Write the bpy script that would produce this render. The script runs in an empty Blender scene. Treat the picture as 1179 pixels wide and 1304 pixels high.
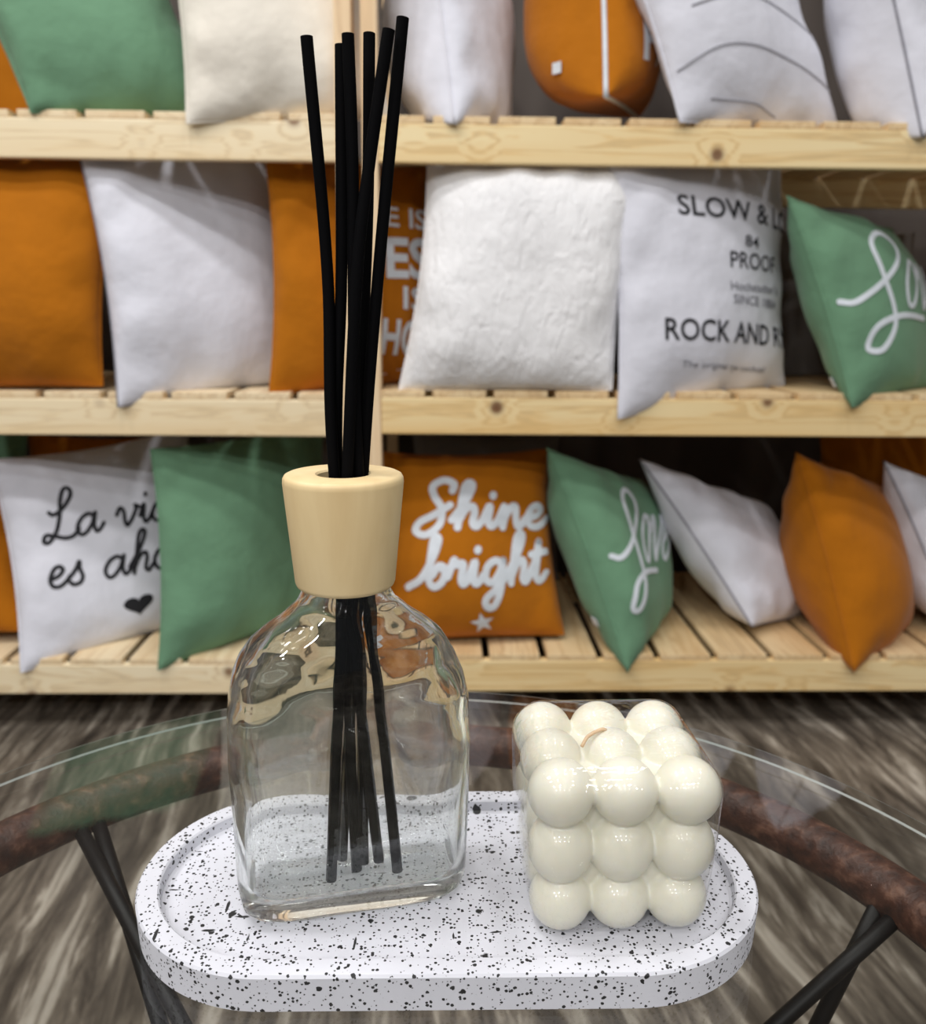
import bpy, bmesh, math, random
from mathutils import Vector, Matrix
from math import sin, cos, pi, radians, sqrt

random.seed(7)
scene = bpy.context.scene
col = scene.collection

# ------------------------------------------------------------------ camera
HC = 0.845                       # lens height above the floor
PITCH, YAW, ROLL, FPX = 0.22304, 0.0237, 0.0093, 1106.0
cam_data = bpy.data.cameras.new('camera')
cam = bpy.data.objects.new('camera', cam_data)
col.objects.link(cam)
fw = Vector((sin(YAW) * cos(PITCH), cos(YAW) * cos(PITCH), -sin(PITCH)))
rt = Vector((cos(YAW), -sin(YAW), 0))
up = rt.cross(fw)
rt, up = cos(ROLL) * rt + sin(ROLL) * up, -sin(ROLL) * rt + cos(ROLL) * up
m3 = Matrix((rt, up, -fw)).transposed()
cam.matrix_world = Matrix.Translation((0, 0, HC)) @ m3.to_4x4()
cam_data.sensor_fit = 'HORIZONTAL'
cam_data.sensor_width = 36.0
cam_data.lens = FPX / 1179.0 * 36.0
cam_data.clip_start = 0.01
cam_data.dof.use_dof = True
cam_data.dof.focus_distance = 0.272
cam_data.dof.aperture_fstop = 20.0
scene.camera = cam

# ------------------------------------------------------------------ view, world, lights
scene.view_settings.view_transform = 'Standard'
scene.view_settings.look = 'None'
scene.view_settings.gamma = 1.0
scene.view_settings.use_curve_mapping = False
scene.view_settings.exposure = 0.0
cy = scene.cycles
cy.use_denoising = True
cy.max_bounces = 16
cy.transmission_bounces = 14
cy.transparent_max_bounces = 24
cy.glossy_bounces = 8
cy.sample_clamp_indirect = 20.0
cy.blur_glossy = 0.3

world = bpy.data.worlds.new('shop_ambient')
scene.world = world
world.use_nodes = True
world.node_tree.nodes['Background'].inputs['Color'].default_value = (0.95, 0.97, 1.0, 1)
world.node_tree.nodes['Background'].inputs['Strength'].default_value = 0.11

CEIL_Z = 3.0
FLOOR_Z = -0.04
LAMPS = [(x, y, w * k) for y, w in ((-3.0, 22.0), (-1.9, 14.0), (-0.8, 4.0), (0.3, 9.0), (0.9, 8.0)) for x, k in ((-1.6, 1.7), (-0.55, 1.25), (0.5, 0.7), (1.55, 0.6))]
for lx, ly, lw in LAMPS:
    ld = bpy.data.lights.new('ceiling_spot', 'AREA')
    ld.shape = 'DISK'
    ld.size = 0.24
    ld.energy = lw
    ld.color = (1.0, 0.985, 0.97)
    lo = bpy.data.objects.new('ceiling_spot', ld)
    lo.location = (lx, ly, CEIL_Z - 0.02)
    col.objects.link(lo)

# ------------------------------------------------------------------ helpers
def link_mesh(name, verts, faces, mat, parent=None, smooth=False):
    me = bpy.data.meshes.new(name)
    me.from_pydata([tuple(v) for v in verts], [], faces)
    me.update()
    o = bpy.data.objects.new(name, me)
    col.objects.link(o)
    if mat: me.materials.append(mat)
    if smooth: me.shade_smooth()
    if parent: o.parent = parent
    return o

def bm_obj(name, bm, mat, parent=None, smooth=False):
    bmesh.ops.recalc_face_normals(bm, faces=bm.faces)
    me = bpy.data.meshes.new(name)
    bm.to_mesh(me); bm.free()
    o = bpy.data.objects.new(name, me)
    col.objects.link(o)
    if mat: me.materials.append(mat)
    if smooth: me.shade_smooth()
    if parent: o.parent = parent
    return o

def empty(name, loc):
    o = bpy.data.objects.new(name, None)
    o.location = loc
    o.empty_display_size = 0.05
    col.objects.link(o)
    return o

def tag(o, label, cat, group=None):
    o['label'] = label; o['category'] = cat
    if group: o['group'] = group
    return o

def adopt(o, parent):
    """parent o (built in world coordinates) to an empty that only has a location"""
    o.parent = parent
    o.location = -Vector(parent.location)
    return o

def box_bm(x0, x1, y0, y1, z0, z1, bevel=0.002, seg=2):
    bm = bmesh.new()
    bmesh.ops.create_cube(bm, size=1.0)
    for v in bm.verts:
        v.co = Vector(((x0 + x1) / 2 + v.co.x * (x1 - x0), (y0 + y1) / 2 + v.co.y * (y1 - y0), (z0 + z1) / 2 + v.co.z * (z1 - z0)))
    if bevel:
        bmesh.ops.bevel(bm, geom=list(bm.edges), offset=bevel, segments=seg, profile=0.6, affect='EDGES')
    return bm

def rings_mesh(rings, closed_bottom=True, closed_top=True, closed_loop=True):
    """loft a list of rings (each the same number of points)"""
    n = len(rings[0]); verts = [p for r in rings for p in r]; faces = []
    for i in range(len(rings) - 1):
        for j in range(n):
            k = (j + 1) % n
            faces.append((i * n + j, i * n + k, (i + 1) * n + k, (i + 1) * n + j))
    if closed_bottom: faces.append(tuple(reversed(range(n))))
    if closed_top: faces.append(tuple((len(rings) - 1) * n + j for j in range(n)))
    return verts, faces

def tube(path, radii, n=12):
    pts = [Vector(p) for p in path]; rings = []
    ref = None
    for i, p in enumerate(pts):
        t = (pts[min(i + 1, len(pts) - 1)] - pts[max(i - 1, 0)]).normalized()
        if ref is None:
            ref = t.cross(Vector((0.3, 0.7, 0.2))).normalized()
        a = (ref - t * ref.dot(t)).normalized(); b = t.cross(a); ref = a
        r = radii[i] if isinstance(radii, (list, tuple)) else radii
        rings.append([p + (a * cos(2 * pi * j / n) + b * sin(2 * pi * j / n)) * r for j in range(n)])
    return rings_mesh(rings)

def catmull(pts, per=8, closed=False):
    n = len(pts); out = []
    P = [Vector(p) for p in pts]
    rng = n if closed else n - 1
    for i in range(rng):
        p0 = P[(i - 1) % n] if closed or i > 0 else P[0] * 2 - P[1]
        p1, p2 = P[i], P[(i + 1) % n]
        p3 = P[(i + 2) % n] if closed or i + 2 < n else P[-1] * 2 - P[-2]
        for k in range(per):
            t = k / per
            out.append(0.5 * ((2 * p1) + (p2 - p0) * t + (2 * p0 - 5 * p1 + 4 * p2 - p3) * t * t + (3 * p1 - p0 - 3 * p2 + p3) * t ** 3))
    if not closed: out.append(P[-1])
    return out

# ------------------------------------------------------------------ materials
def new_mat(name):
    m = bpy.data.materials.new(name); m.use_nodes = True
    nt = m.node_tree
    return m, nt, nt.nodes['Principled BSDF'], nt.nodes['Material Output']

def N(nt, kind, **kw):
    n = nt.nodes.new(kind)
    for k, v in kw.items():
        if k in n.inputs.keys(): n.inputs[k].default_value = v
        else: setattr(n, k, v)
    return n

def ramp(nt, stops, interp='LINEAR'):
    r = nt.nodes.new('ShaderNodeValToRGB'); cr = r.color_ramp; cr.interpolation = interp
    while len(cr.elements) < len(stops): cr.elements.new(0.5)
    for e, (p, c) in zip(cr.elements, stops):
        e.position = p; e.color = (*c, 1) if len(c) == 3 else c
    return r

def coords(nt, scale=(1, 1, 1), loc=(0, 0, 0), rot=(0, 0, 0)):
    tc = nt.nodes.new('ShaderNodeTexCoord'); mp = nt.nodes.new('ShaderNodeMapping')
    mp.inputs['Scale'].default_value = scale; mp.inputs['Location'].default_value = loc; mp.inputs['Rotation'].default_value = rot
    nt.links.new(tc.outputs['Object'], mp.inputs['Vector'])
    return mp.outputs['Vector']

def srgb(r, g, b):
    f = lambda c: (c / 255 / 12.92) if c / 255 <= 0.04045 else ((c / 255 + 0.055) / 1.055) ** 2.4
    return (f(r), f(g), f(b))

def mix_rgb(nt, fac, a, b, mode='MIX'):
    n = nt.nodes.new('ShaderNodeMix'); n.data_type = 'RGBA'; n.blend_type = mode
    for inp, v in ((n.inputs[0], fac), (n.inputs[6], a), (n.inputs[7], b)):
        if isinstance(v, bpy.types.NodeSocket): nt.links.new(v, inp)
        elif isinstance(v, (int, float)): inp.default_value = v
        else: inp.default_value = (*v, 1)
    return n.outputs[2]

def fabric(name, rgb, weave=900, bump=0.25, crinkle=None):
    m, nt, b, _ = new_mat(name)
    no = N(nt, 'ShaderNodeTexNoise', Scale=14.0, Detail=3.0)
    nt.links.new(coords(nt), no.inputs['Vector'])
    dk = tuple(c * 0.93 for c in rgb)
    rp = ramp(nt, [(0.35, dk), (0.65, rgb)]); nt.links.new(no.outputs['Fac'], rp.inputs['Fac'])
    nt.links.new(rp.outputs['Color'], b.inputs['Base Color'])
    b.inputs['Roughness'].default_value = 0.9
    b.inputs['Specular IOR Level'].default_value = 0.15
    b.inputs['Sheen Weight'].default_value = 0.12
    w = N(nt, 'ShaderNodeTexNoise', Scale=float(weave), Detail=1.0)
    nt.links.new(coords(nt), w.inputs['Vector'])
    bp = N(nt, 'ShaderNodeBump', Strength=bump, Distance=0.0006)
    nt.links.new(w.outputs['Fac'], bp.inputs['Height'])
    soft = N(nt, 'ShaderNodeTexNoise', Scale=22.0, Detail=2.0)
    nt.links.new(coords(nt), soft.inputs['Vector'])
    b2 = N(nt, 'ShaderNodeBump', Strength=0.5, Distance=0.008)
    nt.links.new(soft.outputs['Fac'], b2.inputs['Height'])
    nt.links.new(bp.outputs['Normal'], b2.inputs['Normal'])
    last = b2
    if crinkle:
        cr = N(nt, 'ShaderNodeTexNoise', Scale=1.0, Detail=4.0, Distortion=1.2)
        nt.links.new(coords(nt, scale=crinkle), cr.inputs['Vector'])
        b3 = N(nt, 'ShaderNodeBump', Strength=0.55, Distance=0.010)
        nt.links.new(cr.outputs['Fac'], b3.inputs['Height']); nt.links.new(last.outputs['Normal'], b3.inputs['Normal'])
        last = b3
    nt.links.new(last.outputs['Normal'], b.inputs['Normal'])
    return m

def pine(name, light, mid, dark, axis='X', knots=True):
    """planed pine: grain running along axis, sparse brown knots"""
    m, nt, b, _ = new_mat(name)
    sc = {'X': (1.6, 26, 26), 'Y': (26, 1.6, 26), 'Z': (26, 26, 1.6)}[axis]
    v = coords(nt, scale=sc)
    no = N(nt, 'ShaderNodeTexNoise', Scale=1.0, Detail=5.0, Roughness=0.55, Distortion=0.9)
    nt.links.new(v, no.inputs['Vector'])
    # knots bend the grain around them
    ks = (7.0, 7.0, 7.0)
    kv = coords(nt, scale=ks, loc=(0.37, 0.1, 0.21))
    vo = N(nt, 'ShaderNodeTexVoronoi', Scale=1.0); nt.links.new(kv, vo.inputs['Vector'])
    halo = N(nt, 'ShaderNodeMapRange'); nt.links.new(vo.outputs['Distance'], halo.inputs['Value'])
    halo.inputs['From Min'].default_value = 0.0; halo.inputs['From Max'].default_value = 0.34; halo.inputs['To Min'].default_value = 0.42 if knots else 0.0; halo.inputs['To Max'].default_value = 0.0
    sm = N(nt, 'ShaderNodeMath', operation='ADD'); nt.links.new(no.outputs['Fac'], sm.inputs[0]); nt.links.new(halo.outputs[0], sm.inputs[1])
    mu = N(nt, 'ShaderNodeMath', operation='MULTIPLY'); nt.links.new(sm.outputs[0], mu.inputs[0]); mu.inputs[1].default_value = 30.0
    sn = N(nt, 'ShaderNodeMath', operation='SINE'); nt.links.new(mu.outputs[0], sn.inputs[0])
    rp = ramp(nt, [(0.0, light), (0.55, light), (0.86, mid), (1.0, tuple(a * 0.55 + c * 0.45 for a, c in zip(mid, dark)))])
    mp2 = N(nt, 'ShaderNodeMapRange'); nt.links.new(sn.outputs[0], mp2.inputs['Value']); mp2.inputs['From Min'].default_value = -1.0
    nt.links.new(mp2.outputs[0], rp.inputs['Fac'])
    broad = N(nt, 'ShaderNodeTexNoise', Scale=0.35, Detail=2.0); nt.links.new(v, broad.inputs['Vector'])
    br = ramp(nt, [(0.4, (0, 0, 0)), (0.65, (0.6, 0.6, 0.6))]); nt.links.new(broad.outputs['Fac'], br.inputs['Fac'])
    c1 = mix_rgb(nt, 0.55, rp.outputs['Color'], light)
    c1 = mix_rgb(nt, br.outputs['Color'], c1, mid)
    if knots:
        kr = ramp(nt, [(0.0, (1, 1, 1)), (0.07, (0.85, 0.85, 0.85)), (0.10, (0.3, 0.3, 0.3)), (0.15, (0, 0, 0))])
        nt.links.new(vo.outputs['Distance'], kr.inputs['Fac'])
        c1 = mix_rgb(nt, kr.outputs['Color'], c1, dark)
    nt.links.new(c1, b.inputs['Base Color'])
    b.inputs['Roughness'].default_value = 0.55
    bp = N(nt, 'ShaderNodeBump', Strength=0.15, Distance=0.001)
    nt.links.new(no.outputs['Fac'], bp.inputs['Height']); nt.links.new(bp.outputs['Normal'], b.inputs['Normal'])
    return m

def plain(name, rgb, rough=0.6, spec=0.5, metallic=0.0):
    m, nt, b, _ = new_mat(name)
    no = N(nt, 'ShaderNodeTexNoise', Scale=40.0, Detail=2.0); nt.links.new(coords(nt), no.inputs['Vector'])
    rp = ramp(nt, [(0.3, tuple(c * 0.9 for c in rgb)), (0.7, rgb)]); nt.links.new(no.outputs['Fac'], rp.inputs['Fac'])
    nt.links.new(rp.outputs['Color'], b.inputs['Base Color'])
    b.inputs['Roughness'].default_value = rough; b.inputs['Specular IOR Level'].default_value = spec
    b.inputs['Metallic'].default_value = metallic
    return m

def clear_sheet(name, tint, ior, rough, bump=None, boost=1.0):
    """thin clear sheet: straight-through transmission plus fresnel mirror"""
    m, nt, b, out = new_mat(name)
    nt.nodes.remove(b)
    tr = N(nt, 'ShaderNodeBsdfTransparent'); tr.inputs['Color'].default_value = (*tint, 1)
    gl = N(nt, 'ShaderNodeBsdfGlossy'); gl.inputs['Roughness'].default_value = rough; gl.inputs['Color'].default_value = (1, 1, 1, 1)
    fr = N(nt, 'ShaderNodeLayerWeight'); fr.inputs['Blend'].default_value = 0.5
    f0 = ((ior - 1) / (ior + 1)) ** 2
    pw = N(nt, 'ShaderNodeMath', operation='POWER'); nt.links.new(fr.outputs['Facing'], pw.inputs[0]); pw.inputs[1].default_value = 5.0
    ma = N(nt, 'ShaderNodeMath', operation='MULTIPLY_ADD'); nt.links.new(pw.outputs[0], ma.inputs[0]); ma.inputs[1].default_value = (1 - f0); ma.inputs[2].default_value = f0
    mx = N(nt, 'ShaderNodeMixShader')
    if bump:
        no = N(nt, 'ShaderNodeTexNoise', Scale=bump[0], Detail=2.0, Distortion=0.6); nt.links.new(coords(nt), no.inputs['Vector'])
        bp = N(nt, 'ShaderNodeBump', Strength=bump[1], Distance=bump[2]); nt.links.new(no.outputs['Fac'], bp.inputs['Height'])
        nt.links.new(bp.outputs['Normal'], gl.inputs['Normal']); nt.links.new(bp.outputs['Normal'], fr.inputs['Normal'])
    f = ma.outputs[0]
    if boost != 1.0:
        mu = N(nt, 'ShaderNodeMath', operation='MULTIPLY'); nt.links.new(f, mu.inputs[0]); mu.inputs[1].default_value = boost; f = mu.outputs[0]
    nt.links.new(f, mx.inputs[0]); nt.links.new(tr.outputs[0], mx.inputs[1]); nt.links.new(gl.outputs[0], mx.inputs[2])
    nt.links.new(mx.outputs[0], out.inputs['Surface'])
    return m

M = {}
M['green'] = fabric('sage_green_cotton', srgb(110, 150, 120))
M['orange'] = fabric('burnt_orange_cotton', srgb(178, 106, 14))
M['white'] = fabric('white_cotton', srgb(222, 223, 233))
M['cream'] = fabric('cream_cotton', srgb(234, 228, 216))
M['crinkle'] = fabric('white_crinkled_cotton', srgb(244, 244, 246), crinkle=(42, 42, 20))
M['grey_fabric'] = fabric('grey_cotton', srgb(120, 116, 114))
M['black_fabric'] = fabric('black_cotton', srgb(30, 30, 32))
M['grey_piping'] = fabric('grey_piping', srgb(146, 146, 156))
M['white_print'] = plain('white_print', srgb(225, 232, 240), 0.7, 0.2)
M['black_print'] = plain('black_print', srgb(40, 40, 44), 0.7, 0.2)
M['stripe_grey'] = plain('stripe_grey', srgb(158, 158, 166), 0.8, 0.1)
M['grey_print'] = plain('grey_print', srgb(120, 120, 128), 0.7, 0.2)
M['pale_pine_x'] = pine('pale_pine_rail', srgb(246, 230, 196), srgb(232, 204, 156), srgb(118, 76, 44), 'X')
M['pale_pine_y'] = pine('pale_pine_slat', srgb(240, 220, 184), srgb(224, 192, 146), srgb(130, 90, 56), 'Y', False)
M['pale_pine_z'] = pine('pale_pine_post', srgb(240, 214, 176), srgb(228, 192, 146), srgb(130, 90, 56), 'Z', False)
M['warm_pine_x'] = pine('warm_pine_rail', srgb(246, 226, 178), srgb(228, 184, 112), srgb(104, 62, 34), 'X')
M['warm_pine_y'] = pine('warm_pine_slat', srgb(236, 210, 166), srgb(214, 174, 120), srgb(120, 80, 46), 'Y', False)

def floor_material():
    m, nt, b, _ = new_mat('streaked_stone_vinyl')
    v = coords(nt, scale=(1, 1, 1), rot=(0, 0, radians(-6)))
    w = N(nt, 'ShaderNodeTexNoise', Scale=2.2, Detail=2.0); nt.links.new(v, w.inputs['Vector'])
    ws = N(nt, 'ShaderNodeVectorMath', operation='SCALE'); nt.links.new(w.outputs['Color'], ws.inputs[0]); ws.inputs['Scale'].default_value = 0.07
    va = N(nt, 'ShaderNodeVectorMath', operation='ADD'); nt.links.new(v, va.inputs[0]); nt.links.new(ws.outputs[0], va.inputs[1])
    st = N(nt, 'ShaderNodeVectorMath', operation='MULTIPLY'); nt.links.new(va.outputs[0], st.inputs[0]); st.inputs[1].default_value = (28, 3.2, 1)
    a = N(nt, 'ShaderNodeTexNoise', Scale=1.0, Detail=8.0, Roughness=0.7, Distortion=0.4); nt.links.new(st.outputs[0], a.inputs['Vector'])
    rp = ramp(nt, [(0.30, srgb(46, 40, 35)), (0.43, srgb(98, 89, 80)), (0.53, srgb(142, 131, 118)), (0.61, srgb(206, 196, 182)), (0.70, srgb(236, 228, 216))])
    nt.links.new(a.outputs['Fac'], rp.inputs['Fac'])
    big = N(nt, 'ShaderNodeTexNoise', Scale=3.0, Detail=2.0); nt.links.new(v, big.inputs['Vector'])
    br = ramp(nt, [(0.35, (0.40, 0.40, 0.39)), (0.65, (0.72, 0.72, 0.71))]); nt.links.new(big.outputs['Fac'], br.inputs['Fac'])
    c = mix_rgb(nt, 1.0, rp.outputs['Color'], br.outputs['Color'], 'MULTIPLY')
    nt.links.new(c, b.inputs['Base Color'])
    b.inputs['Roughness'].default_value = 0.45
    return m

def speckle_material():
    """white terrazzo: dark flecks of several sizes"""
    m, nt, b, _ = new_mat('speckled_white_plaster')
    white = srgb(204, 205, 213); last = None
    def flecks(scale, rmax, thin, loc, prob, stretch=(1, 1, 1), rot=(0, 0, 0)):
        v = coords(nt, scale=tuple(scale * s for s in stretch), loc=loc, rot=rot)
        wn = N(nt, 'ShaderNodeTexNoise', Scale=2.5, Detail=2.0); nt.links.new(v, wn.inputs['Vector'])
        sc = N(nt, 'ShaderNodeVectorMath', operation='SCALE'); nt.links.new(wn.outputs['Color'], sc.inputs[0]); sc.inputs['Scale'].default_value = 0.35
        ad = N(nt, 'ShaderNodeVectorMath', operation='ADD'); nt.links.new(v, ad.inputs[0]); nt.links.new(sc.outputs[0], ad.inputs[1])
        vo = N(nt, 'ShaderNodeTexVoronoi', Scale=1.0, Randomness=1.0); nt.links.new(ad.outputs[0], vo.inputs['Vector'])
        sep = N(nt, 'ShaderNodeSeparateColor'); nt.links.new(vo.outputs['Color'], sep.inputs[0])
        # radius: zero for most cells, up to rmax for the rest
        mr = N(nt, 'ShaderNodeMapRange'); nt.links.new(sep.outputs[0], mr.inputs['Value'])
        mr.inputs['From Min'].default_value = 1 - prob; mr.inputs['From Max'].default_value = 1.0
        mr.inputs['To Min'].default_value = 0.0; mr.inputs['To Max'].default_value = rmax
        lt = N(nt, 'ShaderNodeMath', operation='SUBTRACT'); nt.links.new(mr.outputs[0], lt.inputs[0]); nt.links.new(vo.outputs['Distance'], lt.inputs[1])
        st = N(nt, 'ShaderNodeMapRange'); nt.links.new(lt.outputs[0], st.inputs['Value'])
        st.inputs['From Min'].default_value = -0.02; st.inputs['From Max'].default_value = 0.02
        return st.outputs[0]
    facs = [flecks(110, 0.22, 1, (0.3, 0.7, 0.1), 0.26), flecks(240, 0.24, 1, (1.3, 0.2, 0.5), 0.42),
            flecks(450, 0.34, 1, (3.3, 1.2, 0.5), 0.55), flecks(820, 0.46, 1, (2.1, 1.2, 0.9), 0.65),
            flecks(330, 0.20, 1, (4.1, 0.2, 2.9), 0.3, (1, 0.2, 1), (0, 0, 0.8)),
            flecks(330, 0.20, 1, (7.1, 3.2, 2.9), 0.25, (0.2, 1, 1), (0, 0, 0.3))]
    cur = facs[0]
    for f in facs[1:]:
        mx = N(nt, 'ShaderNodeMath', operation='MAXIMUM'); nt.links.new(cur, mx.inputs[0]); nt.links.new(f, mx.inputs[1]); cur = mx.outputs[0]
    c = mix_rgb(nt, cur, white, (0.012, 0.012, 0.013))
    nt.links.new(c, b.inputs['Base Color'])
    b.inputs['Roughness'].default_value = 0.55
    return m

def wax_material():
    m, nt, b, _ = new_mat('cream_soy_wax')
    no = N(nt, 'ShaderNodeTexNoise', Scale=60.0, Detail=3.0); nt.links.new(coords(nt), no.inputs['Vector'])
    rp = ramp(nt, [(0.3, srgb(218, 215, 198)), (0.7, srgb(224, 222, 208))]); nt.links.new(no.outputs['Fac'], rp.inputs['Fac'])
    nt.links.new(rp.outputs['Color'], b.inputs['Base Color'])
    b.inputs['Subsurface Weight'].default_value = 0.45
    b.inputs['Coat Weight'].default_value = 0.35
    b.inputs['Coat Roughness'].default_value = 0.09
    b.inputs['Subsurface Radius'].default_value = (1.0, 0.75, 0.45)
    b.inputs['Subsurface Scale'].default_value = 0.003
    b.inputs['Roughness'].default_value = 0.42
    return m

def collar_material():
    m, nt, b, _ = new_mat('pale_turned_wood')
    v = coords(nt, scale=(60, 60, 14))
    no = N(nt, 'ShaderNodeTexNoise', Scale=1.0, Detail=5.0, Distortion=0.5); nt.links.new(v, no.inputs['Vector'])
    rp = ramp(nt, [(0.3, srgb(218, 190, 140)), (0.55, srgb(232, 208, 160)), (0.75, srgb(238, 216, 172))]); nt.links.new(no.outputs['Fac'], rp.inputs['Fac'])
    nt.links.new(rp.outputs['Color'], b.inputs['Base Color'])
    b.inputs['Roughness'].default_value = 0.5
    return m

def bottle_material():
    m, nt, b, out = new_mat('clear_bottle_glass')
    nt.nodes.remove(b)
    g = N(nt, 'ShaderNodeBsdfGlass'); g.inputs['IOR'].default_value = 1.46; g.inputs['Roughness'].default_value = 0.0
    g.inputs['Color'].default_value = (0.99, 0.998, 0.992, 1)
    tr = N(nt, 'ShaderNodeBsdfTransparent'); tr.inputs['Color'].default_value = (0.97, 0.985, 0.975, 1)
    mx = N(nt, 'ShaderNodeMixShader'); mx.inputs[0].default_value = 0.10
    nt.links.new(g.outputs[0], mx.inputs[1]); nt.links.new(tr.outputs[0], mx.inputs[2])
    nt.links.new(mx.outputs[0], out.inputs['Surface'])
    return m

def rust_material():
    m, nt, b, _ = new_mat('rough_brown_painted_metal')
    no = N(nt, 'ShaderNodeTexNoise', Scale=160.0, Detail=5.0); nt.links.new(coords(nt), no.inputs['Vector'])
    rp = ramp(nt, [(0.3, srgb(44, 26, 20)), (0.55, srgb(74, 44, 32)), (0.72, srgb(112, 78, 62))]); nt.links.new(no.outputs['Fac'], rp.inputs['Fac'])
    nt.links.new(rp.outputs['Color'], b.inputs['Base Color']); b.inputs['Roughness'].default_value = 0.55
    bp = N(nt, 'ShaderNodeBump', Strength=0.9, Distance=0.0015); nt.links.new(no.outputs['Fac'], bp.inputs['Height']); nt.links.new(bp.outputs['Normal'], b.inputs['Normal'])
    return m

def wall_material():
    m, nt, b, _ = new_mat('dark_taupe_wall')
    v = coords(nt, scale=(5, 1, 0.4))
    no = N(nt, 'ShaderNodeTexNoise', Scale=1.0, Detail=2.0); nt.links.new(v, no.inputs['Vector'])
    rp = ramp(nt, [(0.35, srgb(78, 70, 66)), (0.65, srgb(108, 100, 95))]); nt.links.new(no.outputs['Fac'], rp.inputs['Fac'])
    nt.links.new(rp.outputs['Color'], b.inputs['Base Color']); b.inputs['Roughness'].default_value = 0.85
    return m

M['floor'] = floor_material(); M['speckle'] = speckle_material(); M['wax'] = wax_material(); M['collar'] = collar_material()
M['bottle'] = bottle_material(); M['rust'] = rust_material(); M['wall'] = wall_material()
M['ceiling'] = plain('matt_white_ceiling', srgb(225, 225, 225), 0.9, 0.1)
M['black_metal'] = plain('black_rod_metal', srgb(20, 17, 16), 0.5, 0.3)
M['reed'] = plain('black_reed', srgb(7, 7, 9), 0.75, 0.06)
M['wick'] = plain('waxed_wick', srgb(214, 184, 150), 0.7)
M['table_glass'] = clear_sheet('table_glass', (0.955, 0.965, 0.96), 1.5, 0.0, None, 1.1)
M['wrap'] = clear_sheet('clear_plastic_wrap', (0.985, 0.985, 0.985), 1.4, 0.025, (160.0, 0.35, 0.001))
mg, ntg, bg, _ = new_mat('polished_glass_rim')
bg.inputs['Base Color'].default_value = (*srgb(160, 168, 165), 1); bg.inputs['Roughness'].default_value = 0.35
bg.inputs['Transmission Weight'].default_value = 0.5
M['glass_rim'] = mg

# ------------------------------------------------------------------ the setting
fl = bm_obj('floor', box_bm(-4, 4, -4.5, 2.62, FLOOR_Z - 0.05, FLOOR_Z, 0), M['floor']); fl['kind'] = 'structure'
wl = bm_obj('wall_back', box_bm(-4, 4, 2.56, 2.64, FLOOR_Z, CEIL_Z, 0), M['wall']); wl['kind'] = 'structure'
ce = bm_obj('ceiling', box_bm(-4, 4, -4.5, 2.64, CEIL_Z, CEIL_Z + 0.05, 0), M['ceiling']); ce['kind'] = 'structure'

# ------------------------------------------------------------------ shelving units
YF, YB = 1.75, 2.42          # front face, back face
ST = 0.014                   # slat thickness
def shelving(name, label, x0, x1, posts, tiers, gaps, mats, zt):
    t = empty(name, ((x0 + x1) / 2, (YF + YB) / 2, FLOOR_Z))
    tag(t, label, 'shelf', 'pine display shelving')
    for px0, px1 in posts:
        for y0, y1 in ((YF - 0.002, YF + 0.05), (YB - 0.05, YB)):
            adopt(bm_obj('post', box_bm(px0, px1, y0, y1, FLOOR_Z, zt, 0.002), mats[2]), t)
    for zb, ztop in tiers:
        adopt(bm_obj('front_rail', box_bm(x0, x1, YF, YF + 0.022, zb, ztop - ST, 0.003), mats[0]), t)
        adopt(bm_obj('back_rail', box_bm(x0, x1, YB - 0.075, YB - 0.052, zb, ztop - ST, 0.003), mats[0]), t)
        g = sorted(gaps)
        edges = [(g[i] + 0.008, g[i + 1] - 0.008) for i in range(len(g) - 1)]
        for a, b in edges:
            a, b = max(a, x0), min(b, x1)
            if b - a < 0.02: continue
            dz = random.uniform(-0.0006, 0.0006)
            adopt(bm_obj('slat', box_bm(a, b, YF + 0.001, YB - 0.051, ztop - ST + 0.0002, ztop + dz, 0.002), mats[1]), t)
    return t

RG = [0.094 + 0.1235 * k for k in range(-2, 16)]
LG = [-0.299 - 0.1255 * k for k in range(-1, 12)]
unit_right = shelving('shelving_unit', 'honey-coloured slatted pine shelving unit at right, holding the cushion lettered in black capitals', -0.125, 1.72, [(-0.155, -0.125), (1.72, 1.75)],
    [(1.125, 1.209), (0.609, 0.697), (0.049, 0.134)], RG, (M['warm_pine_x'], M['warm_pine_y'], M['pale_pine_z']), 1.95)
unit_left = shelving('shelving_unit', 'paler slatted pine shelving unit at left, holding the white cushion with the heart', -1.66, -0.204, [(-0.204, -0.172), (-1.69, -1.66)],
    [(1.125, 1.210), (0.603, 0.690), (0.044, 0.124)], LG, (M['pale_pine_x'], M['pale_pine_y'], M['pale_pine_z']), 1.95)

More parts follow.
